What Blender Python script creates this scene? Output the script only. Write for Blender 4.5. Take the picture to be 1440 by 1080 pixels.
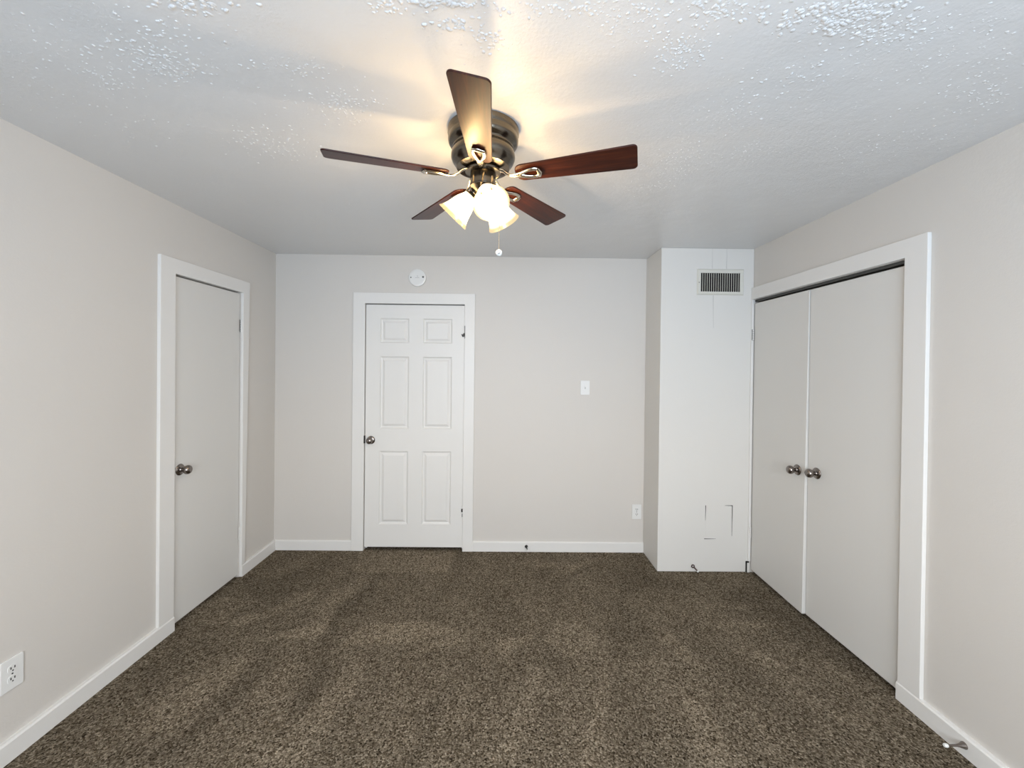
import bpy, bmesh, math, random
from mathutils import Vector, Matrix, noise

random.seed(7)
for o in list(bpy.data.objects):
    bpy.data.objects.remove(o)
SC = bpy.context.scene
COL = SC.collection
PI = math.pi

# ------------------------------------------------------------------ camera
W_PX = 1440.0
F_PX, CX, CY = 586.106, 716.53, 519.48
YAW, PITCH, ROLL, ZC = 0.0105, -0.0067, 0.0114, 1.5497
cam_d = bpy.data.cameras.new('camera')
cam_d.sensor_fit = 'HORIZONTAL'
cam_d.sensor_width = 36.0
cam_d.lens = 36.0 * F_PX / W_PX
cam_d.shift_x = (720 - CX) / W_PX
cam_d.shift_y = (CY - 540) / W_PX
cam_d.clip_start = 0.02
cam = bpy.data.objects.new('camera', cam_d)
COL.objects.link(cam)
cy_, sy_, cp_, sp_ = math.cos(YAW), math.sin(YAW), math.cos(PITCH), math.sin(PITCH)
fwd = Vector((sy_ * cp_, cy_ * cp_, sp_))
rgt = Vector((cy_, -sy_, 0))
upv = rgt.cross(fwd)
cr_, sr_ = math.cos(ROLL), math.sin(ROLL)
r2 = rgt * cr_ + upv * sr_
u2 = upv * cr_ - rgt * sr_
cam.matrix_world = Matrix(((r2.x, u2.x, -fwd.x, 0), (r2.y, u2.y, -fwd.y, 0),
                           (r2.z, u2.z, -fwd.z, ZC), (0, 0, 0, 1)))
SC.camera = cam

# ------------------------------------------------------------------ world, daylight, exposure
SKY_STRENGTH = 13.0
LAMP_W = 5.6
SC.view_settings.view_transform = 'Standard'
SC.view_settings.look = 'None'
SC.view_settings.gamma = 1.0
SC.view_settings.use_curve_mapping = False
SC.view_settings.exposure = 0.18

world = bpy.data.worlds.new('sky')
SC.world = world
world.use_nodes = True
nt = world.node_tree
nt.nodes.clear()
wo = nt.nodes.new('ShaderNodeOutputWorld')
bg = nt.nodes.new('ShaderNodeBackground')
tc = nt.nodes.new('ShaderNodeTexCoord')
sx = nt.nodes.new('ShaderNodeSeparateXYZ')
rp = nt.nodes.new('ShaderNodeValToRGB')
mr = nt.nodes.new('ShaderNodeMapRange')
mr.inputs[1].default_value = -1
mr.inputs[2].default_value = 1
rp.color_ramp.elements[0].position = 0.47
rp.color_ramp.elements[0].color = (0.59, 0.72, 0.88, 1)      # unseen ground, kept bright and bluish to light the ceiling
rp.color_ramp.elements[1].position = 0.53
rp.color_ramp.elements[1].color = (0.87, 0.92, 0.98, 1)       # bright hazy sky
nt.links.new(tc.outputs['Generated'], sx.inputs[0])
nt.links.new(sx.outputs['Z'], mr.inputs[0])
nt.links.new(mr.outputs[0], rp.inputs[0])
nt.links.new(rp.outputs[0], bg.inputs[0])
bg.inputs[1].default_value = SKY_STRENGTH
nt.links.new(bg.outputs[0], wo.inputs[0])

# room dimensions (metres, camera above the origin looking along +Y)
XL, XR, YB, YC, XC, H = -1.9155, 1.8865, 3.4917, 3.157, 1.1773, 2.466
YF = -0.95                                   # wall with the window, behind the camera
WIN = (-1.00, 1.45, 0.75, 2.20)              # x0, x1, z0, z1 of that window

pl = bpy.data.lights.new('window_portal', 'AREA')
pl.shape = 'RECTANGLE'
pl.size = WIN[1] - WIN[0]
pl.size_y = WIN[3] - WIN[2]
pl.cycles.is_portal = True
plo = bpy.data.objects.new('window_portal', pl)
plo.location = ((WIN[0] + WIN[1]) / 2, YF - 0.16, (WIN[2] + WIN[3]) / 2)
plo.rotation_euler = (PI / 2, 0, 0)          # area light shines along its -Z: turn to +Y
COL.objects.link(plo)


# ------------------------------------------------------------------ materials
def mat(name, color=(0.8, 0.8, 0.8), rough=0.5, metal=0.0, spec=0.5):
    m = bpy.data.materials.new(name)
    m.use_nodes = True
    b = m.node_tree.nodes['Principled BSDF']
    b.inputs['Base Color'].default_value = (*color, 1)
    b.inputs['Roughness'].default_value = rough
    b.inputs['Metallic'].default_value = metal
    b.inputs['Specular IOR Level'].default_value = spec
    return m


class N:
    """small node-building shorthand"""
    def __init__(s, m):
        s.t = m.node_tree
        s.b = s.t.nodes['Principled BSDF']
        s.co = s.t.nodes.new('ShaderNodeTexCoord').outputs['Object']

    def mapping(s, scale=(1, 1, 1), rot=(0, 0, 0), loc=(0, 0, 0), src=None):
        n = s.t.nodes.new('ShaderNodeMapping')
        n.inputs['Scale'].default_value = scale
        n.inputs['Rotation'].default_value = rot
        n.inputs['Location'].default_value = loc
        s.t.links.new(src or s.co, n.inputs[0])
        return n.outputs[0]

    def noise(s, scale, detail=3, rough=0.5, vec=None, dist=0.0):
        n = s.t.nodes.new('ShaderNodeTexNoise')
        n.inputs['Scale'].default_value = scale
        n.inputs['Detail'].default_value = detail
        n.inputs['Roughness'].default_value = rough
        n.inputs['Distortion'].default_value = dist
        s.t.links.new(vec or s.co, n.inputs['Vector'])
        return n.outputs['Fac']

    def voro(s, scale, vec=None, feat='F1', out='Distance'):
        n = s.t.nodes.new('ShaderNodeTexVoronoi')
        n.feature = feat
        n.inputs['Scale'].default_value = scale
        s.t.links.new(vec or s.co, n.inputs['Vector'])
        return n.outputs[out]

    def ramp(s, fac, stops, interp='LINEAR'):
        n = s.t.nodes.new('ShaderNodeValToRGB')
        n.color_ramp.interpolation = interp
        e = n.color_ramp.elements
        while len(e) < len(stops):
            e.new(0.5)
        for k, (p, c) in enumerate(stops):
            e[k].position = p
            e[k].color = (*c, 1) if isinstance(c, tuple) else (c, c, c, 1)
        s.t.links.new(fac, n.inputs[0])
        return n.outputs[0]

    def math(s, op, a, b=None):
        n = s.t.nodes.new('ShaderNodeMath')
        n.operation = op
        for k, v in enumerate((a, b)):
            if v is None:
                continue
            if isinstance(v, (int, float)):
                n.inputs[k].default_value = v
            else:
                s.t.links.new(v, n.inputs[k])
        return n.outputs[0]

    def mix(s, fac, a, b, blend='MIX'):
        n = s.t.nodes.new('ShaderNodeMix')
        n.data_type = 'RGBA'
        n.blend_type = blend
        for k, v in ((0, fac), (6, a), (7, b)):
            if isinstance(v, (int, float)):
                n.inputs[k].default_value = v
            elif isinstance(v, tuple):
                n.inputs[k].default_value = (*v, 1)
            else:
                s.t.links.new(v, n.inputs[k])
        return n.outputs[2]

    def color(s, sock):
        s.t.links.new(sock, s.b.inputs['Base Color'])

    def bump(s, h, strength=0.3, dist=0.01):
        n = s.t.nodes.new('ShaderNodeBump')
        n.inputs['Strength'].default_value = strength
        n.inputs['Distance'].default_value = dist
        s.t.links.new(h, n.inputs['Height'])
        s.t.links.new(n.outputs[0], s.b.inputs['Normal'])


def paint(name, color, rough=0.5, bump=0.15, scale=90, spec=0.4):
    m = mat(name, color, rough, 0, spec)
    n = N(m)
    n.color(n.mix(n.noise(1.3, 3), tuple(c * 0.985 for c in color), tuple(min(1, c * 1.015) for c in color)))
    h = n.math('ADD', n.noise(scale, 3), n.math('MULTIPLY', n.noise(6, 2), 2.0))
    n.bump(h, bump, 0.002)
    return m


M = {}
M['wall'] = paint('wall_paint_beige', (0.66, 0.628, 0.585), 0.55, 0.25, 110)
M['wall_white'] = paint('wall_paint_white', (0.715, 0.698, 0.662), 0.5, 0.2, 110)
M['trim'] = paint('trim_paint_white', (0.78, 0.765, 0.735), 0.38, 0.1, 60)
M['door'] = paint('door_paint_white', (0.775, 0.760, 0.728), 0.40, 0.12, 70)
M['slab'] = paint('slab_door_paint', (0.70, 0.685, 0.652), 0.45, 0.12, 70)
M['plastic'] = mat('white_plastic', (0.78, 0.78, 0.76), 0.35)
M['cream'] = mat('cream_enamel', (0.68, 0.665, 0.60), 0.4)
M['dark'] = mat('dark_seam_and_shade', (0.012, 0.010, 0.009), 0.9)  # near-black for wall seams and for painted shade in openings
M['rubber'] = mat('white_rubber', (0.80, 0.80, 0.77), 0.5)
M['blackmetal'] = mat('blackened_metal', (0.03, 0.027, 0.025), 0.4, 0.6)
M['nickel'] = mat('satin_nickel', (0.25, 0.22, 0.20), 0.27, 1.0)
M['screw'] = mat('dull_screw', (0.10, 0.10, 0.095), 0.45, 0.7)
M['bronze'] = mat('bronze_spring', (0.085, 0.050, 0.042), 0.5, 0.4)

# ceiling: white paint over hand-thrown texture, smooth in places and lumpy in others
m = mat('ceiling_texture', (0.74, 0.74, 0.735), 0.34, 0, 0.5)
n = N(m)
patch = n.ramp(n.noise(1.35, 5, 0.62, dist=0.5), [(0.42, 0.35), (0.66, 1.0)])
fine = n.math('MULTIPLY', n.noise(95, 4, 0.65), patch)
h = n.math('ADD', n.math('MULTIPLY', fine, 0.55), n.math('MULTIPLY', n.noise(4, 3), 1.6))
n.bump(h, 0.8, 0.005)
M['ceiling'] = m

# carpet: multi-tone brown frieze pile with vacuum strokes where the nap lies over
m = mat('carpet_pile', (0.1, 0.08, 0.065), 1.0, 0, 0.02)
n = N(m)
v1 = n.voro(150, out='Color')
v2 = n.noise(260, 2, 0.6)
tuft = n.math('ADD', n.math('MULTIPLY', v1, 0.55), n.math('MULTIPLY', v2, 0.5))
base = n.ramp(tuft, [(0.26, (0.012, 0.0085, 0.005)), (0.40, (0.106, 0.082, 0.054)),  # darkest stop paints the shade between tufts
                     (0.62, (0.235, 0.192, 0.139)), (0.84, (0.49, 0.415, 0.312))])
# vacuum strokes: where the nap lies over (attribute on the floor mesh) plus soft natural variation
at = n.t.nodes.new('ShaderNodeAttribute')
at.attribute_name = 'nap'
big = n.math('MULTIPLY', n.math('SUBTRACT', n.noise(2.6, 4, 0.6, n.mapping((1.6, 0.8, 1))), 0.5), 0.75)
nap = n.math('ADD', n.math('ADD', n.math('MULTIPLY', at.outputs['Fac'], 1.6), big), 1.0)
n.color(n.mix(1.0, base, nap, 'MULTIPLY'))
hh = n.math('ADD', n.math('MULTIPLY', n.voro(150), -0.9), n.math('MULTIPLY', v2, 0.9))
n.bump(hh, 0.9, 0.010)
M['carpet'] = m

# fan finishes
m = mat('brushed_pewter', (0.2, 0.17, 0.13), 0.22, 1.0)
n = N(m)
n.color(n.mix(n.noise(2, 3, vec=n.mapping((1, 1, 60))), (0.12, 0.10, 0.077), (0.20, 0.175, 0.14)))
M['pewter'] = m
M['iron'] = mat('polished_nickel_arm', (0.62, 0.56, 0.47), 0.18, 1.0)
m = mat('mahogany_blade', (0.13, 0.03, 0.015), 0.42, 0, 0.12)
m.node_tree.nodes['Principled BSDF'].inputs['Coat Weight'].default_value = 0.30
m.node_tree.nodes['Principled BSDF'].inputs['Coat Roughness'].default_value = 0.28
n = N(m)
gr = n.noise(1, 4, 0.6, n.mapping((5, 70, 5)), 0.4)
n.color(n.ramp(gr, [(0.25, (0.012, 0.003, 0.002)), (0.55, (0.042, 0.0085, 0.0032)), (0.8, (0.085, 0.020, 0.006))]))
M['wood'] = m
m = bpy.data.materials.new('frosted_glass')
m.use_nodes = True
t = m.node_tree
t.nodes.remove(t.nodes['Principled BSDF'])
tr = t.nodes.new('ShaderNodeBsdfTransparent')
tr.inputs['Color'].default_value = (0.80, 0.72, 0.55, 1)
gl = t.nodes.new('ShaderNodeBsdfGlossy')
gl.inputs['Roughness'].default_value = 0.25
mx = t.nodes.new('ShaderNodeMixShader')
mx.inputs[0].default_value = 0.05
t.links.new(tr.outputs[0], mx.inputs[1])
t.links.new(gl.outputs[0], mx.inputs[2])
# the lit glass glows where the bulb sits behind it and less towards the flared rim
tco = t.nodes.new('ShaderNodeTexCoord')
sxz = t.nodes.new('ShaderNodeSeparateXYZ')
t.links.new(tco.outputs['Object'], sxz.inputs[0])
grd = t.nodes.new('ShaderNodeMapRange')
for k_, v_ in enumerate((0.080, 0.109, 5.0, 0.36)):
    grd.inputs[k_ + 1].default_value = v_
t.links.new(sxz.outputs['Z'], grd.inputs[0])
em = t.nodes.new('ShaderNodeEmission')
em.inputs[0].default_value = (1.0, 0.79, 0.48, 1)
t.links.new(grd.outputs[0], em.inputs[1])
ad = t.nodes.new('ShaderNodeAddShader')
t.links.new(mx.outputs[0], ad.inputs[0])
t.links.new(em.outputs[0], ad.inputs[1])
t.links.new(ad.outputs[0], t.nodes['Material Output'].inputs[0])
M['glass'] = m
m = mat('lit_bulb', (1, 1, 1), 0.3)
b = m.node_tree.nodes['Principled BSDF']
b.inputs['Emission Color'].default_value = (1.0, 0.80, 0.55, 1)
b.inputs['Emission Strength'].default_value = 14
M['bulb'] = m
m = bpy.data.materials.new('window_glass')
m.use_nodes = True
t = m.node_tree
t.nodes.remove(t.nodes['Principled BSDF'])
g1 = t.nodes.new('ShaderNodeBsdfTransparent')
g2 = t.nodes.new('ShaderNodeBsdfGlossy')
g2.inputs['Roughness'].default_value = 0.02
mx = t.nodes.new('ShaderNodeMixShader')
mx.inputs[0].default_value = 0.06
t.links.new(g1.outputs[0], mx.inputs[1])
t.links.new(g2.outputs[0], mx.inputs[2])
t.links.new(mx.outputs[0], t.nodes['Material Output'].inputs[0])
M['pane'] = m


# ------------------------------------------------------------------ mesh helpers
class MB:
    def __init__(s):
        s.v, s.f = [], []

    def add(s, vs, fs):
        o = len(s.v)
        s.v += [tuple(p) for p in vs]
        s.f += [tuple(i + o for i in q) for q in fs]
        return s

    def box(s, x0, x1, y0, y1, z0, z1):
        return s.add([(x0, y0, z0), (x1, y0, z0), (x1, y1, z0), (x0, y1, z0),
                      (x0, y0, z1), (x1, y0, z1), (x1, y1, z1), (x0, y1, z1)],
                     [(0, 3, 2, 1), (4, 5, 6, 7), (0, 1, 5, 4), (1, 2, 6, 5), (2, 3, 7, 6), (3, 0, 4, 7)])

    def hexa(s, bottom, top):
        """bottom and top: four points each, same winding"""
        return s.add(list(bottom) + list(top),
                     [(0, 3, 2, 1), (4, 5, 6, 7), (0, 1, 5, 4), (1, 2, 6, 5), (2, 3, 7, 6), (3, 0, 4, 7)])

    def prism(s, outline, z0, z1, mtx=None):
        k = len(outline)
        vs = [(x, y, z0) for x, y in outline] + [(x, y, z1) for x, y in outline]
        if mtx:
            vs = [mtx @ Vector(p) for p in vs]
        fs = [tuple(reversed(range(k))), tuple(range(k, 2 * k))]
        fs += [(i, (i + 1) % k, (i + 1) % k + k, i + k) for i in range(k)]
        return s.add(vs, fs)

    def lathe(s, prof, seg=40, mtx=None, closed=False):
        """prof: (radius, height) list, turned about local Z; closed joins last to first (thick shells)"""
        vs, fs = [], []
        k = len(prof)
        for i in range(seg):
            a = 2 * PI * i / seg
            for r, z in prof:
                vs.append((r * math.cos(a), r * math.sin(a), z))
        for i in range(seg):
            j = (i + 1) % seg
            for q in range(k if closed else k - 1):
                q2 = (q + 1) % k
                fs.append((i * k + q, j * k + q, j * k + q2, i * k + q2))
        if not closed:
            if prof[0][0] > 1e-6:
                fs.append(tuple(i * k for i in reversed(range(seg))))
            if prof[-1][0] > 1e-6:
                fs.append(tuple(i * k + k - 1 for i in range(seg)))
        if mtx:
            vs = [mtx @ Vector(p) for p in vs]
        return s.add(vs, fs)

    def tube(s, path, w, th=None, seg=10, closed=False, up=(0, 0, 1)):
        """sweep an ellipse (w wide, th thick; number or list) along path"""
        P = [Vector(p) for p in path]
        k = len(P)
        vs, fs = [], []
        for i, p in enumerate(P):
            a = P[(i - 1) % k] if (closed or i) else P[0]
            c = P[(i + 1) % k] if (closed or i < k - 1) else P[-1]
            d = (c - a).normalized()
            u = Vector(up)
            sd = d.cross(u)
            if sd.length < 1e-4:
                sd = d.cross(Vector((1, 0, 0)))
            sd.normalize()
            nn = sd.cross(d)
            ww = w[i] if isinstance(w, (list, tuple)) else w
            tt = ww if th is None else (th[i] if isinstance(th, (list, tuple)) else th)
            for q in range(seg):
                an = 2 * PI * q / seg
                vs.append(p + sd * (ww * math.cos(an)) + nn * (tt * math.sin(an)))
        for i in range(k if closed else k - 1):
            j = (i + 1) % k
            for q in range(seg):
                q2 = (q + 1) % seg
                fs.append((i * seg + q, i * seg + q2, j * seg + q2, j * seg + q))
        if not closed:
            fs.append(tuple(reversed(range(seg))))
            fs.append(tuple(range((k - 1) * seg, k * seg)))
        return s.add(vs, fs)

    def build(s, name, material, parent=None, smooth=False, bevel=0, loc=None, rot=None):
        me = bpy.data.meshes.new(name)
        me.from_pydata(s.v, [], s.f)
        bm = bmesh.new()
        bm.from_mesh(me)
        bmesh.ops.remove_doubles(bm, verts=bm.verts, dist=1e-6)
        bmesh.ops.recalc_face_normals(bm, faces=bm.faces)
        bm.to_mesh(me)
        bm.free()
        if smooth:
            me.shade_smooth()
            try:
                me.set_sharp_from_angle(angle=math.radians(42))
            except Exception:
                pass
        me.materials.append(material)
        o = bpy.data.objects.new(name, me)
        COL.objects.link(o)
        if parent:
            o.parent = parent
        if loc is not None:
            o.location = loc
        if rot is not None:
            o.rotation_euler = rot
        if bevel:
            md = o.modifiers.new('bevel', 'BEVEL')
            md.width = bevel
            md.segments = 2
            md.limit_method = 'ANGLE'
            md.angle_limit = math.radians(40)
        return o


def tag(o, label=None, cat=None, group=None, kind=None):
    for k, v in (('label', label), ('category', cat), ('group', group), ('kind', kind)):
        if v:
            o[k] = v
    return o


def struct(o, label=None):
    return tag(o, label, None, None, 'structure')


def empty(name, loc, rot=(0, 0, 0)):
    o = bpy.data.objects.new(name, None)
    o.empty_display_size = 0.05
    o.location = loc
    o.rotation_euler = rot
    COL.objects.link(o)
    return o


def axis_mtx(org, d):
    """matrix taking local +Z to direction d at org"""
    return Matrix.Translation(Vector(org)) @ Vector(d).normalized().to_track_quat('Z', 'Y').to_matrix().to_4x4()


def copy_child(o, parent):
    c = o.copy()
    COL.objects.link(c)
    c.parent = parent
    for ch in o.children:
        copy_child(ch, c)
    return c


# ------------------------------------------------------------------ room shell
T = 0.16          # wall thickness
D = 0.11          # depth of the door recesses
NAP = [
    (0.16, [(-1.20, 3.50), (-0.39, 3.51), (-0.43, 3.11), (-1.12, 3.12)]),
    (-0.15, [(-0.96, 3.12), (-0.86, 3.10), (-0.93, 2.69), (-0.98, 2.48), (-0.95, 2.32), (-0.87, 2.07), (-0.88, 2.01), (-0.87, 1.86), (-0.96, 1.86), (-0.97, 1.97), (-0.97, 2.11), (-1.04, 2.37), (-1.04, 2.70)]),
    (0.15, [(-1.01, 3.06), (-0.94, 3.03), (-1.05, 2.69), (-1.05, 2.44), (-1.11, 2.37), (-1.18, 2.64), (-1.17, 2.85)]),
    (0.18, [(-1.62, 2.48), (-1.63, 2.54), (-1.47, 2.65), (-1.31, 2.87), (-1.27, 2.82), (-1.40, 2.57), (-1.53, 2.48)]),
    (0.22, [(-1.35, 2.35), (-1.28, 2.41), (-1.09, 2.48), (-1.03, 2.45), (-1.04, 2.37)]),
    (0.24, [(-0.88, 2.29), (-0.85, 2.41), (-0.77, 2.49), (-0.44, 2.52), (-0.23, 2.44), (-0.44, 2.35), (-0.63, 2.32)]),
    (0.22, [(-0.48, 2.23), (-0.44, 2.31), (-0.23, 2.42), (-0.19, 2.37), (-0.23, 2.31)]),
    (0.15, [(-0.85, 1.98), (-0.80, 2.13), (-0.73, 2.20), (-0.69, 2.04), (-0.71, 1.93), (-0.77, 1.78), (-0.78, 1.60), (-0.95, 1.60), (-0.88, 1.79)]),
    (0.13, [(-1.17, 1.89), (-1.15, 2.04), (-1.08, 2.20), (-1.03, 2.12), (-1.01, 1.96), (-1.05, 1.89)]),
    (0.17, [(-1.59, 1.85), (-1.50, 2.00), (-1.42, 2.16), (-1.36, 2.24), (-1.31, 2.18), (-1.35, 1.93), (-1.40, 1.75), (-1.48, 1.73)]),
    (-0.16, [(-1.28, 2.12), (-1.17, 2.26), (-1.17, 2.11), (-1.20, 1.91), (-1.24, 1.75), (-1.29, 1.65), (-1.37, 1.60), (-1.42, 1.66), (-1.32, 1.75), (-1.29, 1.91)]),
    (-0.17, [(-0.42, 1.89), (-0.28, 1.93), (-0.27, 1.78), (-0.29, 1.66), (-0.33, 1.60), (-0.39, 1.60), (-0.37, 1.73)]),
    (-0.13, [(-1.90, 3.05), (-1.71, 3.02), (-1.55, 3.13), (-1.29, 3.26), (-1.26, 2.92), (-1.45, 2.79), (-1.65, 2.75)]),
    (0.12, [(-1.96, 2.63), (-1.83, 2.78), (-1.63, 2.72), (-1.69, 2.58), (-1.68, 2.48), (-1.88, 2.50)]),
    (-0.12, [(-1.81, 2.10), (-1.73, 2.34), (-1.59, 2.41), (-1.53, 2.26), (-1.58, 2.05), (-1.64, 1.91)]),
    (0.20, [(-0.02, 2.27), (0.01, 2.25), (0.20, 2.37), (0.17, 2.39), (-0.03, 2.37)]),
    (0.17, [(0.24, 2.34), (0.39, 2.19), (0.56, 2.35), (0.49, 2.52), (0.35, 2.55)]),
    (-0.12, [(0.25, 2.30), (0.38, 2.17), (0.30, 2.04), (0.20, 2.13)]),
    (0.15, [(0.96, 2.45), (1.00, 2.38), (1.06, 2.15), (0.98, 2.12), (0.94, 2.23), (0.91, 2.36)]),
    (0.15, [(1.30, 2.69), (1.35, 2.72), (1.67, 2.74), (1.72, 2.68), (1.46, 2.67)]),
    (0.13, [(1.19, 2.52), (1.59, 2.54), (1.73, 2.46), (1.37, 2.49)]),
    (0.18, [(1.38, 2.25), (1.43, 2.24), (1.51, 2.14), (1.44, 2.13), (1.36, 2.17)]),
    (0.14, [(0.12, 3.27), (0.23, 3.33), (0.64, 3.25), (0.55, 3.18), (0.26, 3.21)]),
    (0.14, [(0.32, 3.01), (0.47, 3.18), (0.81, 3.42), (0.81, 3.38), (0.51, 3.14)]),
    (0.15, [(1.48, 1.86), (1.62, 1.86), (1.63, 1.82), (1.59, 1.78), (1.48, 1.80)]),
    (0.13, [(0.52, 2.16), (0.56, 2.12), (0.50, 1.92), (0.40, 1.66), (0.38, 1.60), (0.28, 1.60), (0.41, 1.85)]),
    (0.12, [(0.14, 2.10), (0.22, 2.11), (0.16, 1.86), (0.09, 1.71), (0.05, 1.60), (-0.05, 1.60), (0.08, 1.85)]),
    (0.12, [(0.87, 2.05), (0.95, 1.86), (0.92, 1.66), (0.91, 1.60), (0.77, 1.60), (0.81, 1.78)]),
    (-0.13, [(0.62, 2.50), (0.90, 2.48), (0.88, 2.27), (0.74, 2.19), (0.59, 2.23)]),
    (-0.13, [(1.12, 2.23), (1.28, 2.14), (1.34, 1.98), (1.30, 1.78), (1.24, 1.86), (1.11, 2.02)]),
    (-0.15, [(1.84, 3.02), (1.91, 2.64), (1.94, 2.20), (1.83, 2.05), (1.72, 2.24), (1.61, 2.43), (1.56, 2.85)]),
    (-0.12, [(0.74, 3.12), (1.15, 3.09), (1.36, 2.95), (0.96, 2.88), (0.72, 2.91)]),
]


def inside(x, y, poly):
    c = False
    k = len(poly)
    for i in range(k):
        (xa, ya), (xb, yb) = poly[i], poly[i - 1]
        if (ya > y) != (yb > y) and x < (xb - xa) * (y - ya) / (yb - ya) + xa:
            c = not c
    return c


fx0, fx1, fy0, fy1 = XL - T, XR + T, YF - T, YB + T
GX, GY = 240, 290
b = MB()
b.add([(fx0 + (fx1 - fx0) * i / GX, fy0 + (fy1 - fy0) * j / GY, 0) for j in range(GY + 1) for i in range(GX + 1)],
      [(j * (GX + 1) + i, j * (GX + 1) + i + 1, (j + 1) * (GX + 1) + i + 1, (j + 1) * (GX + 1) + i) for j in range(GY) for i in range(GX)])
k0 = len(b.v)
b.add([(fx0, fy0, -.12), (fx1, fy0, -.12), (fx1, fy1, -.12), (fx0, fy1, -.12)], [(3, 2, 1, 0)])
b.f.append(tuple(range(GX + 1)) + (k0 + 1, k0))
b.f.append(tuple(GY * (GX + 1) + i for i in reversed(range(GX + 1))) + (k0 + 3, k0 + 2))
b.f.append(tuple(j * (GX + 1) for j in reversed(range(GY + 1))) + (k0, k0 + 3))
b.f.append(tuple(j * (GX + 1) + GX for j in range(GY + 1)) + (k0 + 2, k0 + 1))
fl = b.build('floor', M['carpet'])
boxes = [(v_, p_, min(q[0] for q in p_) - .06, max(q[0] for q in p_) + .06, min(q[1] for q in p_) - .06, max(q[1] for q in p_) + .06) for v_, p_ in NAP]
att = fl.data.attributes.new('nap', 'FLOAT', 'POINT')
vals = []
for v in fl.data.vertices:
    x, y = v.co.x, v.co.y
    tot = 0.0
    if y > 1.4:
        wv = noise.noise_vector(Vector((x * 9, y * 9, 0))) * 0.02
        for q in range(4):
            ox_, oy_ = ((-.010, -.010), (.010, -.010), (.010, .010), (-.010, .010))[q]
            xx, yy = x + wv.x + ox_, y + wv.y + oy_
            for val, poly, bx0, bx1, by0, by1 in boxes:
                if bx0 < xx < bx1 and by0 < yy < by1 and inside(xx, yy, poly):
                    tot += (val if val > 0 else val * .65) / 4
    vals.append(tot)
att.data.foreach_set('value', vals)
struct(fl, 'mottled brown cut-pile carpet with vacuum strokes')
LUMPS = [
    (0.53, 1.06, 0.08, 0.03, 130, 6.5),
    (0.87, 1.07, 0.11, 0.05, 330, 8.0),
    (0.49, 1.20, 0.06, 0.06, 150, 5.5),
    (1.04, 1.12, 0.08, 0.04, 70, 6.0),
    (0.92, 1.28, 0.11, 0.06, 45, 7.0),
    (0.83, 1.44, 0.09, 0.13, 70, 5.0),
    (0.76, 1.85, 0.10, 0.21, 230, 4.5),
    (0.97, 1.75, 0.07, 0.06, 60, 4.5),
    (1.55, 1.34, 0.12, 0.08, 110, 5.5),
    (1.23, 1.16, 0.18, 0.14, 160, 4.5),
    (1.55, 1.63, 0.16, 0.11, 60, 4.5),
    (-1.02, 1.20, 0.15, 0.11, 120, 6.0),
    (-1.06, 1.29, 0.08, 0.05, 170, 6.0),
    (-1.29, 1.38, 0.04, 0.04, 40, 5.5),
    (-0.57, 1.49, 0.08, 0.07, 190, 5.0),
    (-0.99, 1.75, 0.13, 0.10, 170, 5.0),
    (-0.65, 1.30, 0.08, 0.03, 60, 5.0),
    (-0.81, 1.08, 0.06, 0.02, 90, 7.5),
    (-0.18, 1.06, 0.06, 0.01, 110, 7.5),
    (-0.15, 1.13, 0.04, 0.02, 45, 7.0),
    (-0.05, 1.18, 0.04, 0.03, 60, 6.0),
    (-0.32, 1.08, 0.03, 0.02, 30, 6.0),
    (-1.34, 1.28, 0.11, 0.16, 110, 4.5),
    (-1.71, 2.35, 0.16, 0.11, 40, 4.5),
    (-0.93, 2.40, 0.14, 0.10, 70, 4.0),
    (-0.68, 1.46, 0.10, 0.04, 40, 4.5),
    (0.15, 1.07, 0.18, 0.02, 140, 5.5),
    (0.34, 1.10, 0.11, 0.06, 90, 4.5),
    (-1.54, 1.53, 0.13, 0.13, 50, 4.5),
    (0.68, 2.13, 0.14, 0.08, 60, 4.0),
]  # clusters: centre x, y, half width, half depth, count, lump radius in mm
b = MB().box(XL - T, XR + T, YF - T, YB + T, H, H + 0.12)
spots = []
for cx0, cy0, wx, wy, cnt, rad in LUMPS:
    for _ in range(int(cnt * 1.1)):
        spots.append((random.gauss(cx0, wx * .78), random.gauss(cy0, wy * .78), rad * random.uniform(.30, .92) / 1000))
while len(spots) < 5600:                                   # thin scatter over the rest, denser in drifts
    x, y = random.uniform(XL + .02, XR - .02), random.uniform(YF + .02, YB - .05)
    if noise.noise(Vector((x * 1.7, y * 1.7, 4.0))) + noise.noise(Vector((x * 5, y * 5, 1.0))) * .6 > random.uniform(-.25, 1.1):
        spots.append((x, y, random.uniform(.0014, .0032)))
for x, y, rd in spots:
    if math.hypot(x + .0945, y - 1.6234) < .15 or not (XL + .015 < x < XR - .015 and YF + .015 < y < YB - .02) or (x > XC - .01 and y > YC - .015):
        continue
    sg = 7
    an0, el = random.uniform(0, PI), random.uniform(1.0, 1.6)
    hgt = rd * random.uniform(.22, .55)
    jt = [random.uniform(.8, 1.2) for _ in range(sg)]
    vs = []
    for f_, hz_ in ((1.0, 0.0), (.82, .55), (.45, .92)):
        for q in range(sg):
            t_ = 2 * PI * q / sg
            lx, ly = rd * f_ * jt[q] * math.cos(t_) * el, rd * f_ * jt[q] * math.sin(t_)
            vs.append((x + lx * math.cos(an0) - ly * math.sin(an0), y + lx * math.sin(an0) + ly * math.cos(an0), H + .0003 - hgt * hz_))
    vs.append((x, y, H - hgt))
    fs = [(r_ * sg + q, r_ * sg + (q + 1) % sg, (r_ + 1) * sg + (q + 1) % sg, (r_ + 1) * sg + q) for r_ in range(2) for q in range(sg)]
    fs += [(2 * sg + q, 2 * sg + (q + 1) % sg, 3 * sg) for q in range(sg)]
    b.add(vs, fs)
ce = b.build('ceiling', M['ceiling'], None, True)
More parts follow.
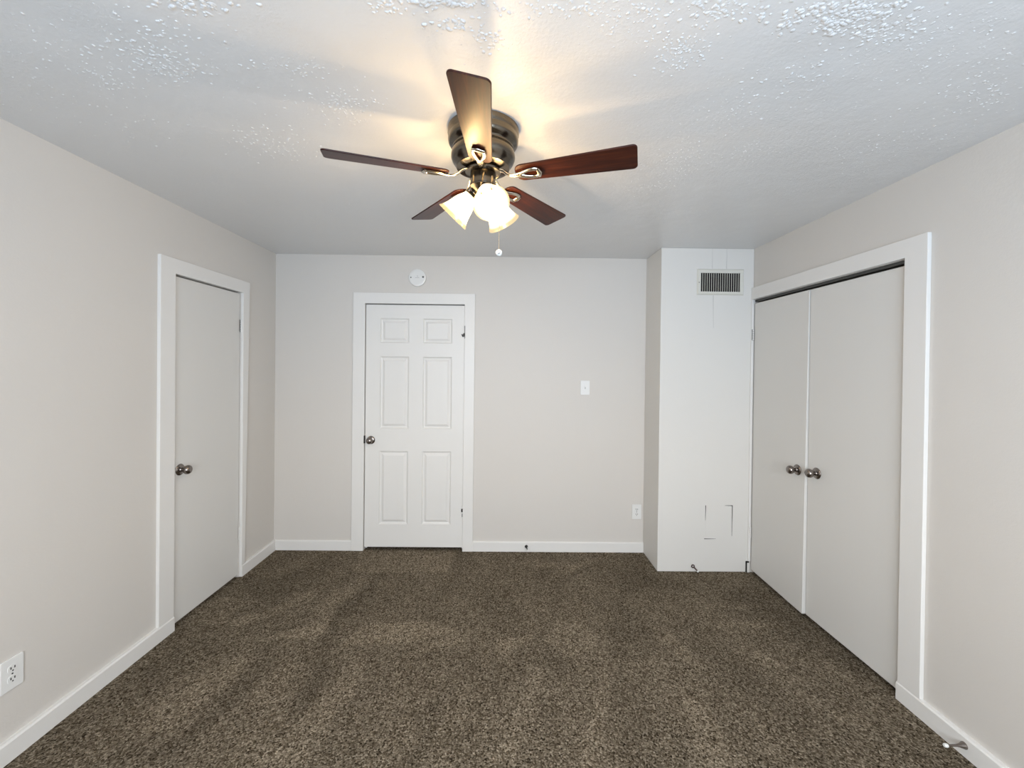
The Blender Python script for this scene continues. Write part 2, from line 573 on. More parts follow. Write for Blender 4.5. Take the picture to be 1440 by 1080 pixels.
struct(ce, 'white ceiling with lumpy hand-thrown texture')

# left wall with the recess of the slab door
LD = (2.418, 3.036, 2.062)       # opening y0, y1, top
b = MB()
b.box(XL - T, XL, YF, LD[0], 0, H).box(XL - T, XL, LD[1], YB, 0, H).box(XL - T, XL, LD[0], LD[1], LD[2], H)
b.box(XL - T, XL - D, LD[0], LD[1], 0, LD[2])
struct(b.build('wall_left', M['wall']), 'beige painted wall on the left')

# right wall with the closet recess
RD = (1.940, YC, 2.078)
b = MB()
b.box(XR, XR + T, YF, RD[0], 0, H).box(XR, XR + T, RD[1], YB, 0, H).box(XR, XR + T, RD[0], RD[1], RD[2], H)
b.box(XR + D, XR + T, RD[0], RD[1], 0, RD[2])
struct(b.build('wall_right', M['wall']), 'beige painted wall on the right')

# back wall with the six-panel door recess
BD = (-1.168, -0.342, 2.062)
b = MB()
b.box(XL, BD[0], YB, YB + T, 0, H).box(BD[1], XR, YB, YB + T, 0, H).box(BD[0], BD[1], YB, YB + T, BD[2], H)
b.box(BD[0], BD[1], YB + D, YB + T, 0, BD[2])
struct(b.build('wall_back', M['wall']), 'pale back wall with the panelled door')

# the boxed-out corner beside the closet
b = MB().box(XC, XR, YC, YB, 0, H)
wc = struct(b.build('wall_corner_chase', M['wall_white'], bevel=0.004), 'boxed-out white corner holding the air vent')

# wall behind the camera, with the window
x0, x1, z0, z1 = WIN
XM = (x0 + x1) / 2
b = MB()
b.box(XL - T, x0, YF - T, YF, 0, H).box(x1, XR + T, YF - T, YF, 0, H).box(x0, x1, YF - T, YF, 0, z0).box(x0, x1, YF - T, YF, z1, H)
struct(b.build('wall_front', M['wall']))
wf = MB()
wf.box(x0, x0 + .05, YF - .11, YF - .05, z0, z1).box(x1 - .05, x1, YF - .11, YF - .05, z0, z1)
wf.box(x0 + .05, x1 - .05, YF - .11, YF - .05, z0, z0 + .05).box(x0 + .05, x1 - .05, YF - .11, YF - .05, z1 - .05, z1)
wf.box(XM - .025, XM + .025, YF - .11, YF - .05, z0 + .05, z1 - .05)
wfo = struct(wf.build('window_1', M['trim']), 'white framed window behind the camera')
MB().box(x0 + .05, XM - .025, YF - .085, YF - .080, z0 + .05, z1 - .05).build('pane', M['pane'], wfo)
MB().box(XM + .025, x1 - .05, YF - .085, YF - .080, z0 + .05, z1 - .05).build('pane', M['pane'], wfo)


# baseboards: thick painted boards; the door casings stand on their ends
def baseboard(name, pts_lo, height, mtx_kind, label):
    """pts_lo: (along0, along1, face0, face1): board from wall plane face0 to face1"""
    a0, a1, f0, f1 = pts_lo
    s = 1 if f1 > f0 else -1
    prof = [(f0, 0), (f1, 0), (f1, height - .007), (f1 - s * .005, height), (f0, height)]
    b = MB()
    vs = []
    for a in (a0, a1):
        for f, z in prof:
            vs.append((f, a, z) if mtx_kind == 'x' else (a, f, z))
    k = len(prof)
    b.add(vs, [tuple(range(k)), tuple(range(k, 2 * k))] + [(i, (i + 1) % k, (i + 1) % k + k, i + k) for i in range(k)])
    return struct(b.build(name, M['trim']), label)


BH, BT = 0.083, 0.021
baseboard('baseboard_left', (YF, LD[0] + .003, XL, XL + BT), BH, 'x', 'white baseboard along the left wall in front of the slab door')
baseboard('baseboard_left_far', (LD[1] + .004, YB, XL, XL + BT), BH, 'x', 'short white baseboard between slab door and back corner')
baseboard('baseboard_right', (YF, RD[0] + .004, XR, XR - BT), BH, 'x', 'white baseboard along the right wall in front of the closet')
baseboard('baseboard_back_left', (XL + BT, -1.267, YB, YB - .014), BH, 'y', 'short white baseboard left of the panelled door')
baseboard('baseboard_back', (-.257, XC, YB, YB - .014), BH, 'y', 'white baseboard between panelled door and boxed-out corner')

# ------------------------------------------------------------------ door casings
CT = 0.019
TO_YZ = Matrix(((0, 0, 1, 0), (1, 0, 0, 0), (0, 1, 0, 0), (0, 0, 0, 1)))      # outline (y, z), depth along x
TO_XZ = Matrix(((1, 0, 0, 0), (0, 0, 1, 0), (0, 1, 0, 0), (0, 0, 0, 1)))      # outline (x, z), depth along y
zb = BH
b = MB().prism([(2.312, zb), (2.418, zb), (2.418, 2.062), (3.036, 2.062), (3.036, zb), (3.074, zb), (3.113, 2.148), (2.312, 2.148)], XL, XL + CT, TO_YZ)
struct(b.build('trim_1', M['trim'], bevel=.002), 'white flat casing around the slab door on the left wall')
b = MB().prism([(-1.267, 0), (-1.168, 0), (-1.168, 2.062), (-.342, 2.062), (-.342, 0), (-.256, 0), (-.256, 2.152), (-1.267, 2.152)], YB - CT, YB, TO_XZ)
struct(b.build('trim_2', M['trim'], bevel=.003), 'white flat casing around the panelled door on the back wall')
b = MB().prism([(1.833, zb), (1.940, zb), (1.940, 2.080), (YC - .001, 2.080), (YC - .001, 2.168), (1.833, 2.168)], XR - CT, XR, TO_YZ)
t3 = struct(b.build('trim_3', M['trim'], bevel=.002), 'white flat casing around the double closet doors')
MB().box(XR - .020, XR - .003, YC - .010, YC - .0005, BH + .004, 2.079).build('jamb_strip', M['trim'], t3, bevel=.001)
# stub of board at the foot of the strip with dark strips painting the shade round it
MB().box(XR - .022, XR - .006, YC - .006, YC - .0005, 0, .072).build('board_stub', M['trim'], t3)
gp = MB()
gp.box(XR - .0330, XR - .0235, YC - .0045, YC - .0005, 0, .082).box(XR - .0330, XR - .008, YC - .0045, YC - .0005, .073, .085)
g_ = gp.build('gap_shade', M['dark'], t3)
g_['label'] = 'dark strips painted as shade round the board stub'


# ------------------------------------------------------------------ knobs and hinges
def knob(parent, org, d, name='door_knob'):
    """egg-shaped satin knob on a round rose"""
    mt = axis_mtx(org, d)
    ro = MB().lathe([(0, 0), (.033, 0), (.034, .003), (.031, .007), (.022, .010), (.015, .012), (.0125, .016), (0, .016)], 36, mt).build('rose', M['nickel'], None, True)
    kn = MB().lathe([(0.0, .012), (.0115, .012), (.011, .022), (.013, .028), (.019, .032), (.0245, .038), (.0268, .045), (.0262, .052),
                     (.023, .059), (.017, .064), (.009, .0668), (0, .0675)], 36, mt).build(name, M['nickel'], parent, True)
    ro.parent = kn
    return kn


def hinge(parent, p, along, out, length=.09, dark_gaps=False):
    """butt hinge seen from its knuckle side: knuckle barrel along z plus two leaf edges"""
    p, along, out = Vector(p), Vector(along), Vector(out)
    mtl = M['trim']
    b = MB()
    gapz = .002
    seg = length / 5
    for k in range(5):
        za = p.z - length / 2 + k * seg + gapz / 2
        c = p + out * .004
        b.lathe([(0, 0), (.0052, 0), (.0052, seg - gapz), (0, seg - gapz)], 14, Matrix.Translation((c.x, c.y, za)))
    c = p + out * .004
    b.lathe([(0, 0), (.0038, .001), (.0038, .004), (0, .006)], 12, Matrix.Translation((c.x, c.y, p.z + length / 2)))
    h = b.build('hinge', mtl, parent, True)
    hw = .0085
    q = [p - along * hw - out * .001, p + along * hw - out * .001, p + along * hw + out * .0008, p - along * hw + out * .0008]
    lf = MB().hexa([(v.x, v.y, p.z - length / 2) for v in q], [(v.x, v.y, p.z + length / 2) for v in q]).build(
        'hinge_leaf', M['screw'] if dark_gaps else M['trim'], h)  # dark leaf paints the shade in the gaps beside the barrel
    return h


# ------------------------------------------------------------------ doors
# door_1: flat slab door, left wall (front face a little behind the wall plane)
y0, y1 = LD[0] + .004, LD[1] - .005
d1 = MB().box(XL - .040, XL - .004, y0, y1, .022, 2.053).build('door_1', M['slab'], bevel=.0015)
struct(d1, 'plain flat white door in the left wall with dark nickel knob')
knob(d1, (XL - .004, 2.483, .918), (1, 0, 0))
for z in (1.822, .318):
    hinge(d1, (XL + .001, LD[1] - .003, z), (0, 1, 0), (1, 0, 0), .088, z > 1)
MB().box(XL - .075, XL - .045, LD[0], LD[1], 2.047, 2.062).box(XL - .075, XL - .045, LD[0], LD[0] + .012, .0, 2.047).box(
    XL - .075, XL - .045, LD[1] - .012, LD[1], 0, 2.047).build('door_stop_strip', M['trim'], bpy.data.objects['trim_1'])

# door_2: six raised panels, back wall
dx0, dx1, dz0, dz1 = -1.1620, -.3434, .030, 2.052
dyf = YB - .004                 # front face
panels = []
for (pz0, pz1) in ((.219, .832), (1.021, 1.623), (1.737, 1.941)):
    panels.append((-1.043, -.804, pz0, pz1))
    panels.append((-.687, -.445, pz0, pz1))
xs = sorted({dx0, dx1, -1.043, -.804, -.687, -.445})
zs = sorted({dz0, dz1, .219, .832, 1.021, 1.623, 1.737, 1.941})
b = MB()
for i in range(len(xs) - 1):
    for j in range(len(zs) - 1):
        cell = (xs[i], xs[i + 1], zs[j], zs[j + 1])
        if cell in panels:
            continue
        b.add([(cell[0], dyf, cell[2]), (cell[1], dyf, cell[2]), (cell[1], dyf, cell[3]), (cell[0], dyf, cell[3])], [(0, 1, 2, 3)])
for (a0, a1, c0, c1) in panels:
    rings = []
    for ins, dep in ((0, 0), (.003, .005), (.009, .0120), (.014, .0135), (.019, .0135), (.036, .0030), (.039, .0020)):
        rings.append([(a0 + ins, dyf + dep, c0 + ins), (a1 - ins, dyf + dep, c0 + ins), (a1 - ins, dyf + dep, c1 - ins), (a0 + ins, dyf + dep, c1 - ins)])
    vs = [p for r in rings for p in r]
    fs = []
    for r in range(len(rings) - 1):
        for q in range(4):
            q2 = (q + 1) % 4
            fs.append((r * 4 + q, r * 4 + q2, r * 4 + 4 + q2, r * 4 + 4 + q))
    L_ = (len(rings) - 1) * 4
    fs.append((L_, L_ + 1, L_ + 2, L_ + 3))
    b.add(vs, fs)
yb_ = dyf + .036
# slab edges follow the front grid so the solid stays closed
for j in range(len(zs) - 1):
    for xx in (dx0, dx1):
        b.add([(xx, dyf, zs[j]), (xx, dyf, zs[j + 1]), (xx, yb_, zs[j + 1]), (xx, yb_, zs[j])], [(0, 1, 2, 3)])
for i in range(len(xs) - 1):
    for zz in (dz0, dz1):
        b.add([(xs[i], dyf, zz), (xs[i + 1], dyf, zz), (xs[i + 1], yb_, zz), (xs[i], yb_, zz)], [(0, 1, 2, 3)])
for i in range(len(xs) - 1):
    for j in range(len(zs) - 1):
        b.add([(xs[i], yb_, zs[j]), (xs[i + 1], yb_, zs[j]), (xs[i + 1], yb_, zs[j + 1]), (xs[i], yb_, zs[j + 1])], [(0, 1, 2, 3)])
d2 = b.build('door_2', M['door'])
struct(d2, 'white six-panel door in the back wall with nickel knob')
knob(d2, (-1.113, dyf, .924), (0, -1, 0))
lp = MB().box(-1.1695, -1.1600, YB - .0195, YB - .0035, .898, .962).build('latch_plate', M['blackmetal'], bpy.data.objects['trim_2'])
lp['label'] = 'dark latch plate at the jamb edge'
for z in (1.834, .335):
    hg = hinge(d2, (-.3445, YB - .006, z), (1, 0, 0), (0, -1, 0), .088)
    ch = MB()
    if z > 1:
        ch.prism([(-.368, 1.816), (-.356, 1.812), (-.350, 1.822), (-.339, 1.824), (-.338, 1.792), (-.347, 1.796), (-.352, 1.790), (-.360, 1.794)],
                 0, .0012, Matrix(((1, 0, 0, 0), (0, 0, -1, YB - .0210), (0, 1, 0, 0), (0, 0, 0, 1))))
        ch.box(-.3410, -.3360, YB - .0212, YB - .0200, 1.780, 1.885)
    else:
        ch.box(-.353, -.341, YB - .0170, YB - .0150, .330, .358).box(-.3475, -.343, YB - .0170, YB - .0150, .290, .316)
    cc = ch.build('paint_chip', M['blackmetal'], hg)
    cc['label'] = 'dark bare metal where the paint chipped'
MB().box(BD[0], BD[1], YB + .045, YB + .075, 2.048, 2.062).box(BD[0], BD[0] + .012, YB + .045, YB + .075, 0, 2.048).box(
    BD[1] - .012, BD[1], YB + .045, YB + .075, 0, 2.048).build('door_stop_strip', M['trim'], bpy.data.objects['trim_2'])

# door_3 (far leaf, standing slightly proud at its meeting edge) and door_4 (near leaf)
ym = 2.574
b = MB()
pr_ = .019
def leaf(ya, xa, yb, xb, th=.035, top=0.0):
    """flat leaf from (xa,ya) to (xb,yb) front corners, thickness to +X"""
    return MB().hexa([(xa, ya, .026), (xa + th, ya, .026), (xb + th, yb, .026), (xb, yb, .026)],
                     [(xa + top, ya, 2.049), (xa + th + top, ya, 2.049), (xb + th, yb, 2.049), (xb, yb, 2.049)])
d3 = leaf(ym + .002, XR + .003 - pr_, YC - .009, XR + .003, top=.016).build('door_3', M['slab'], bevel=.0015)
struct(d3, 'far flat white closet door leaf beside the boxed-out corner')
d4 = leaf(RD[0] + .006, XR + .005, ym - .003, XR + .005).build('door_4', M['slab'], bevel=.0015)
struct(d4, 'near flat white closet door leaf')
knob(d3, (XR - .009, 2.642, .911), (-1, 0, 0))
knob(d4, (XR + .005, 2.495, .926), (-1, 0, 0))
for z in (1.812, .308):
    hinge(d3, (XR - .008, YC - .010, z), (1, 0, 0), (0, -1, 0), .082, z > 1)
tk = MB().box(XR + .010, XR + .040, RD[0] + .002, RD[1] - .002, 2.062, 2.076).build('head_strip', M['screw'], t3)
tk['label'] = 'grey metal strip above the closet doors'

# ------------------------------------------------------------------ ceiling fan
HX, HY = -0.0945, 1.6234
fan = tag(empty('ceiling_fan', (HX, HY, H)), 'five-blade flush-mount ceiling fan with mahogany blades, pewter housing and three lit frosted shades', 'ceiling fan')
hz = lambda z: z - H
# motor housing, stepped rings
prof = [(0, H - .0005), (.134, H - .0005), (.1375, H - .004), (.1375, H - .022), (.134, H - .028), (.1335, H - .034), (.136, H - .042),
        (.1345, H - .054), (.128, H - .064), (.118, H - .069), (.1155, H - .073), (.116, H - .080), (.120, H - .088), (.1235, H - .100),
        (.1235, H - .112), (.119, H - .124), (.112, H - .134), (.107, H - .139), (.1045, H - .146), (.102, H - .151), (.088, H - .154), (0, H - .154)]
MB().lathe([(r, hz(z)) for r, z in prof], 64).build('motor_housing', M['pewter'], fan, True)
MB().lathe([(0, -.1545), (.062, -.1545), (.068, -.157), (.070, -.163), (.067, -.168), (.056, -.170), (0, -.170)], 48).build('flywheel', M['pewter'], fan, True)


def rounded(corners, radii, seg=8):
    out = []
    k = len(corners)
    for i in range(k):
        p, a, c = Vector(corners[i]), Vector(corners[i - 1]), Vector(corners[(i + 1) % k])
        d1_, d2_ = (a - p).normalized(), (c - p).normalized()
        r = radii[i]
        ang = d1_.angle(d2_)
        tl = r / math.tan(ang / 2)
        cen = p + (d1_ + d2_).normalized() * (r / math.sin(ang / 2))
        s, e = p + d1_ * tl - cen, p + d2_ * tl - cen
        a0 = math.atan2(s.y, s.x)
        a1 = math.atan2(e.y, e.x)
        da = (a1 - a0 + PI) % (2 * PI) - PI
        for q in range(seg + 1):
            t_ = a0 + da * q / seg
            out.append((cen.x + r * math.cos(t_), cen.y + r * math.sin(t_)))
    return out


ZBL = 2.281 - H
outline = rounded([(.134, -.0420), (.574, -.060), (.574, .060), (.134, .0420)], [.030, .017, .017, .030])
blade0 = MB().prism(outline, -.003, .003).build('blade', M['wood'], fan, True, bevel=.0015)
ir = MB()
# arm: flat strap from the flywheel, swooping down under the blade
arm = [(.060, 0, .0235), (.072, 0, .0225), (.085, 0, .016), (.098, 0, .003), (.116, 0, -.0075), (.135, 0, -.0100), (.154, 0, -.0095)]
ir.tube(arm, [.013, .012, .0105, .0095, .0095, .011, .015], [.0050, .0052, .0055, .0055, .005, .0045, .004], 12)
# heart-shaped open loop on the underside of the blade root
loop = []
for q in range(36):
    t_ = 2 * PI * q / 36
    x = .190 - .040 * math.cos(t_) - (.007 * max(0.0, math.cos(t_ - PI)) ** 6)
    w_ = .0265 * math.sin(t_) * (0.72 + 0.28 * (-math.cos(t_)))
    loop.append((x, w_, -.0085))
ir.tube(loop, .0072, .0052, 10, True)
ir.tube([(.222, -.021, -.0095), (.228, 0, -.0105), (.222, .021, -.0095)], [.006, .0080, .006], [.005, .0062, .005], 10)
ir.build('blade_arm', M['iron'], blade0, True)['label'] = 'polished nickel arm with heart-shaped loop'
PSI = -1.5819
for k in range(5):
    bl = blade0 if k == 0 else copy_child(blade0, fan)
    a = PSI + k * 2 * PI / 5
    bl.matrix_local = Matrix.Translation((0, 0, ZBL)) @ Matrix.Rotation(a, 4, 'Z') @ Matrix.Rotation(math.radians(-13), 4, 'X')

# light kit: switch cup with three arms
lk = MB().lathe([(0, -.1705), (.0465, -.1705), (.0495, -.174), (.0495, -.216), (.0525, -.219), (.0525, -.224), (.047, -.229),
                 (.040, -.238), (.030, -.247), (.016, -.254), (.009, -.258), (.007, -.266), (0, -.269)], 48).build('light_kit', M['pewter'], fan, True)
EL, AZ0 = math.radians(46), math.radians(-90 + 18)
R0, Z0 = .040, 2.222 - H
shade0 = bulb0 = sock0 = None
for k in range(3):
    a = AZ0 + k * 2 * PI / 3
    d = Vector((math.cos(a) * math.cos(EL), math.sin(a) * math.cos(EL), -math.sin(EL)))
    org = Vector((R0 * math.cos(a), R0 * math.sin(a), Z0))
    mt = axis_mtx(org, d)
    if k == 0:
        sock0 = MB().lathe([(0, -.012), (.011, -.012), (.012, -.002), (.019, .004), (.024, .010), (.025, .020), (.0235, .022), (0, .022)], 28).build('socket_cup', M['pewter'], lk, True)
        pts = [(.0255, .012), (.0275, .020), (.0330, .030), (.0385, .042), (.0430, .056), (.0470, .072), (.0515, .088), (.0575, .102), (.0650, .114), (.0680, .1185)]
        inner = [(r - .0032, z + .0006) for r, z in reversed(pts)]
        shade0 = MB().lathe(pts + [(.0674, .1202)] + inner, 48, None, True).build('lamp_shade', M['glass'], fan, True)
        shade0['label'] = 'frosted glass bell shade glowing warm white'
        bulb0 = MB().lathe([(0, .024), (.012, .024), (.013, .034), (.018, .044), (.0235, .056), (.0245, .066), (.022, .076), (.015, .084), (.007, .0875), (0, .088)], 28).build('bulb', M['bulb'], shade0, True)
        so, sh = sock0, shade0
    else:
        so = sock0.copy(); COL.objects.link(so); so.parent = lk
        sh = copy_child(shade0, fan)
    so.matrix_local = mt
    sh.matrix_local = mt
    ld = bpy.data.lights.new('bulb_light', 'POINT')
    ld.energy = LAMP_W
    ld.color = (1.0, 0.81, 0.63)
    ld.shadow_soft_size = 0.018
    lo = bpy.data.objects.new('bulb_light', ld)
    COL.objects.link(lo)
    lo.parent = fan
    lo.location = org + d * .108

# pull chain with round white ball
cx_, cy2, cz0, cz1 = .0660, -.055, -.232, 1.976 - H
ch = MB()
ch.tube([(.036, -.030, -.233), (.050, -.0417, -.235), (cx_ - .004, cy2 + .003, -.240), (cx_, cy2, -.248)], .0012, None, 6)
zz = -.248
while zz > cz1 + .012:
    ch.lathe([(0, .0016), (.0012, .0010), (.0016, 0), (.0012, -.0010), (.0006, -.0016), (.0006, -.0026)], 8, Matrix.Translation((cx_, cy2, zz)))
    zz -= .0042
pc = ch.build('pull_chain', M['iron'], fan, True)
bc = Vector((cx_, cy2, cz1))
bb = []
R_ = .0125
for q in range(13):
    t_ = PI * q / 12
    bb.append((R_ * math.sin(t_), -R_ * math.cos(t_)))
ball = MB().lathe(bb, 24, Matrix.Translation(bc)).build('pull_ball', M['rubber'], pc, True)
ball['label'] = 'round white pull ball'
mk = MB()
for (ax, az) in ((-.30, .25), (.28, .22), (-.12, -.35), (.18, -.32)):
    dd = Vector((math.sin(ax) * math.cos(az), -math.cos(ax) * math.cos(az), math.sin(az)))
    mk.lathe([(0, 0), (.0022, 0), (.0018, .0006), (0, .0007)], 8, axis_mtx(bc + dd * (R_ - .0002), dd))
mk.build('speck', M['screw'], pc)


# ------------------------------------------------------------------ things fixed on the walls
def screw(parent, org, d, r=.0035):
    return MB().lathe([(0, 0), (r, 0), (r * .8, .0012), (0, .0015)], 12, axis_mtx(org, d)).build('screw', M['screw'], parent)


# round blank cover above the panelled door
cv = tag(empty('cover_plate', (-.738, YB, 2.280)), 'round white ceiling-box cover plate with two dark screws above the panelled door', 'cover plate')
MB().lathe([(0, .0005), (.062, .0005), (.062, .008), (.0715, .008), (.0718, .0115), (.071, .0165), (.067, .0185), (.050, .0190), (0, .0190)], 56, axis_mtx((0, 0, 0), (0, -1, 0))).build('plate', M['plastic'], cv, True)
s1 = MB().lathe([(0, 0), (.0055, 0), (.005, .0016), (0, .002)], 14, axis_mtx((-.0530, -.0188, .001), (0, -1, 0))).build('screw', M['screw'], cv)
s2 = MB().lathe([(0, 0), (.0082, 0), (.0075, .0016), (0, .002)], 14, axis_mtx((.0475, -.0188, .006), (0, -1, 0))).build('screw', M['screw'], cv)
MB().box(-.018, .016, -.0197, -.0189, -.001, .0002).lathe([(0, 0), (.003, 0), (0, .0008)], 10, axis_mtx((.001, -.0189, .013), (0, -1, 0))).build('embossed_mark', M['screw'], cv)


def plate_outline(w, h, r=.006):
    return rounded([(-w / 2, -h / 2), (w / 2, -h / 2), (w / 2, h / 2), (-w / 2, h / 2)], [r] * 4, 4)


def outlet(loc, rotz, label):
    """duplex outlet; local -Y faces the room"""
    o = tag(empty('wall_outlet', loc, (0, 0, rotz)), label, 'outlet', None)
    up = Matrix(((1, 0, 0, 0), (0, 0, -1, 0), (0, 1, 0, 0), (0, 0, 0, 1)))      # local xy -> xz, z -> -y
    MB().prism(plate_outline(.078, .124), .0005, .0075, up).build('plate', M['plastic'], o, bevel=.002)
    for s in (-1, 1):
        rc = MB().prism(rounded([(-.0165, s * .0205 - .0145), (.0165, s * .0205 - .0145), (.0165, s * .0205 + .0145), (-.0165, s * .0205 + .0145)], [.011] * 4, 6),
                        .0075, .0092, up).build('receptacle', M['plastic'], o)
        sl = MB()
        for sx_ in (-.0065, .0065):
            sl.box(sx_ - .0019, sx_ + .0019, -.0098, -.0090, s * .0205 - .001, s * .0205 + .008)
        sl.lathe([(0, 0), (.0028, 0), (.0028, .0006), (0, .0006)], 12, axis_mtx((0, -.0092, s * .0205 - .0075), (0, -1, 0)))
        sl.build('slots', M['screw'], rc)
    MB().lathe([(0, 0), (.0032, 0), (.0025, .0012), (0, .0014)], 12, axis_mtx((0, -.0075, 0), (0, -1, 0))).build('screw', M['screw'], o)
    return o


outlet((XL, 1.6375, .331), PI / 2, 'white duplex outlet low on the left wall at the photo edge')
outlet((1.1195, YB, .340), 0, 'white duplex outlet low on the back wall beside the boxed-out corner')

sw = tag(empty('light_switch', (.672, YB, 1.380)), 'white toggle light switch plate on the back wall right of the panelled door', 'light switch')
up = Matrix(((1, 0, 0, 0), (0, 0, -1, 0), (0, 1, 0, 0), (0, 0, 0, 1)))
MB().prism(plate_outline(.076, .118), .0005, .0075, up).build('plate', M['plastic'], sw, bevel=.002)
MB().hexa([(-.005, -.0075, -.010), (.005, -.0075, -.010), (.005, -.0075, .010), (-.005, -.0075, .010)],
          [(-.0042, -.0185, .002), (.0042, -.0185, .002), (.0042, -.0165, .0095), (-.0042, -.0165, .0095)]).build('toggle', M['plastic'], sw, bevel=.001)
for s in (-1, 1):
    MB().lathe([(0, 0), (.003, 0), (.0024, .0012), (0, .0014)], 12, axis_mtx((0, -.0075, s * .030), (0, -1, 0))).build('screw', M['plastic'], sw)

# air register high on the boxed-out corner
vx0, vx1, vz0, vz1 = 1.448, 1.807, 2.111, 2.309
ix0, ix1, iz0, iz1 = 1.476, 1.775, 2.136, 2.278
vt = tag(empty('air_vent', ((vx0 + vx1) / 2, YC, (vz0 + vz1) / 2)), 'cream metal air vent with upright slats high on the boxed-out corner', 'vent')
ox, oz = -(vx0 + vx1) / 2, -(vz0 + vz1) / 2
b = MB()
o4 = [(vx0, vz0), (vx1, vz0), (vx1, vz1), (vx0, vz1)]
i4 = [(ix0, iz0), (ix1, iz0), (ix1, iz1), (ix0, iz1)]
m4 = [(vx0 + .008, vz0 + .008), (vx1 - .008, vz0 + .008), (vx1 - .008, vz1 - .008), (vx0 + .008, vz1 - .008)]
vs = []
for ring, y in ((o4, -.0005), (m4, -.011), (i4, -.009), (i4, -.0005)):
    vs += [(x + ox, y, z + oz) for x, z in ring]
fs = []
for r in range(3):
    for q in range(4):
        fs.append((r * 4 + q, r * 4 + (q + 1) % 4, r * 4 + 4 + (q + 1) % 4, r * 4 + 4 + q))
for q in range(4):
    fs.append((12 + q, 12 + (q + 1) % 4, (q + 1) % 4, q))
b.add(vs, fs)
b.build('frame', M['cream'], vt)
MB().box(ix0 + ox + .0002, ix1 + ox - .0002, -.0016, -.0006, iz0 + oz + .0002, iz1 + oz - .0002).build('duct_shade', M['dark'], vt)['label'] = 'dark sheet painted as duct shade behind the slats'  # flat near-black sheet paints the shade inside the duct
ns = 17
for k in range(ns):
    xx = ix0 + ox + (k + .85) * (ix1 - ix0) / (ns + .7)
    sk = .0008
    lo4 = [(xx - .0018, -.0086), (xx + .0016, -.0086), (xx + .0016 + sk, -.0055), (xx - .0018 + sk, -.0055)]
    MB().hexa([(p, q, iz0 + oz) for p, q in lo4], [(p, q, iz1 + oz) for p, q in lo4]).build('slat', M['cream'], vt)
MB().lathe([(0, 0), (.004, 0), (.003, .0014), (0, .0018)], 12, axis_mtx((vx0 + .014 + ox, -.0100, 2.205 + oz), (0, -1, 0))).build('screw', M['screw'], vt)

# painted-over patch low on the boxed-out corner, its cut line still open in places
px0, px1, pz0, pz1 = 1.541, 1.745, .255, .507
ap = tag(empty('access_panel', ((px0 + px1) / 2, YC, (pz0 + pz1) / 2)), 'square painted-over wall patch with broken dark cut lines low on the boxed-out corner', 'access panel')
ax_, az_ = -(px0 + px1) / 2, -(pz0 + pz1) / 2
MB().box(px0 + ax_ + .002, px1 + ax_ - .002, -.0012, -.0002, pz0 + az_ + .002, pz1 + az_ - .002).build('panel', M['wall_white'], ap)


def crack(name, pts, w, parent, yl=-.0005, dark='dark'):
    """thin broken seam on the corner front, pts in (x, z); tapers toward its end"""
    b = MB()
    k = len(pts)
    for i in range(k - 1):
        (xa, za), (xb, zb_) = pts[i], pts[i + 1]
        d = Vector((xb - xa, zb_ - za)).normalized()
        nx, nz = -d.y, d.x
        wa, wb = w * (1 - .75 * i / (k - 1)) / 2, w * (1 - .75 * (i + 1) / (k - 1)) / 2
        b.hexa([(xa - nx * wa, yl, za - nz * wa), (xa + nx * wa, yl, za + nz * wa), (xb + nx * wb, yl, zb_ + nz * wb), (xb - nx * wb, yl, zb_ - nz * wb)],
               [(xa - nx * wa, yl - .001, za - nz * wa), (xa + nx * wa, yl - .001, za + nz * wa), (xb + nx * wb, yl - .001, zb_ + nz * wb), (xb - nx * wb, yl - .001, zb_ - nz * wb)])
    return b.build(name, M[dark], parent)


def off(pts):
    return [(x + ax_, z + az_) for x, z in pts]


crack('seam', off([(1.541, .508), (1.5412, .47), (1.5405, .43), (1.5408, .395)]), .0050, ap)
crack('seam', off([(1.5335, .253), (1.565, .2525), (1.595, .253), (1.622, .2535)]), .0048, ap)
crack('seam', off([(1.747, .508), (1.72, .5078), (1.70, .5085), (1.688, .508)]), .0050, ap)
crack('seam', off([(1.7455, .508), (1.746, .44), (1.7445, .38), (1.745, .32), (1.745, .275)]), .0054, ap)
# hairline cracks above and below the vent belong to the wall
M['hair'] = mat('hairline_crack', (0.42, 0.41, 0.39), 0.8)
for pts, w_ in (([(1.675, 2.312), (1.6745, 2.36), (1.676, 2.41), (1.674, 2.462)], .0024), ([(1.566, 2.312), (1.5655, 2.38), (1.565, 2.462)], .0014),
                ([(1.576, 2.108), (1.5765, 2.04), (1.578, 1.96), (1.580, 1.86)], .0028)):
    crack('crack', [(x, z) for x, z in pts], w_, wc, YC - .0002, 'hair')['label'] = 'hairline crack in the paint'


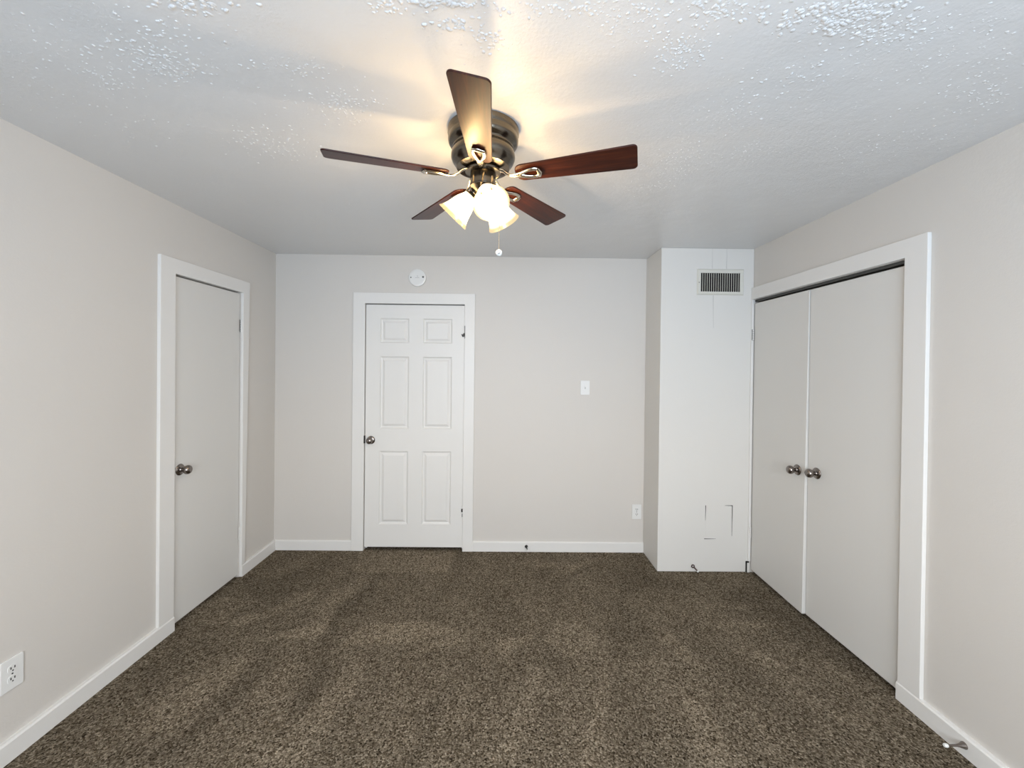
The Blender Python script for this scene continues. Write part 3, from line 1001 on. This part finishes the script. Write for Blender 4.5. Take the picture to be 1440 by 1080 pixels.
# spring / rigid door stops
def door_stop(name, loc, d, length, label, metal, spring=False):
    o = tag(empty(name, loc), label, 'door stop', None)
    d = Vector(d).normalized()
    mt = axis_mtx((0, 0, 0), d)
    L = length
    if spring:
        MB().lathe([(0, .0005), (.010, .0005), (.010, .004), (.006, .007), (0, .007)], 20, mt).build('base', metal, o, True)
        path = []
        turns = 12
        for q in range(turns * 10 + 1):
            t_ = q / (turns * 10)
            an = 2 * PI * turns * t_
            r = .0055 - .0012 * t_
            path.append(mt @ Vector((r * math.cos(an), r * math.sin(an), .007 + t_ * (L - .021))))
        MB().tube(path, .0014, None, 6).build('spring', metal, o, True)
    else:
        MB().lathe([(0, .0005), (.0135, .0005), (.0135, .003), (.0105, .010), (.0065, .022), (.0042, .034), (.0036, L - .014), (0, L - .014)], 24, mt).build('stem', metal, o, True)
    MB().lathe([(0, L - .0145), (.0062, L - .0145), (.0075, L - .011), (.0075, L - .004), (.0055, L), (0, L + .0008)], 20, mt).build('tip', M['rubber'], o, True)
    return o


door_stop('door_stop', (XR - BT, 1.648, .046), (-1, -.02, .02), .085, 'dark metal door stop with white tip on the right-hand baseboard', M['nickel'])
door_stop('door_stop', (.1935, YB - .0140, .046), (0.10, -1, -.04), .080, 'black door stop on the back baseboard right of the panelled door', M['blackmetal'])
sp = tag(empty('door_stop', (1.452, YC, .044)), 'broken brown door stop with loose white tip at the foot of the boxed-out corner', 'door stop')
mt = axis_mtx((0, -.0005, 0), (0, -1, 0))
MB().tube([mt @ Vector((.0105 * math.cos(q * .5236) - .004, .0105 * math.sin(q * .5236), .005)) for q in range(12)], .0042, None, 8, True, (0, 1, 0)).build('ring', M['bronze'], sp, True)
MB().tube([(.004, -.004, -.006), (.012, -.014, -.016), (.022, -.024, -.026)], [.0060, .0055, .0048], None, 10).build('stem', M['bronze'], sp, True)
MB().lathe([(0, 0), (.0066, 0), (.0080, .004), (.0074, .010), (0, .012)], 16, axis_mtx((.0215, -.0235, -.0255), (.6, -.55, -.58))).build('tip', M['rubber'], sp, True)
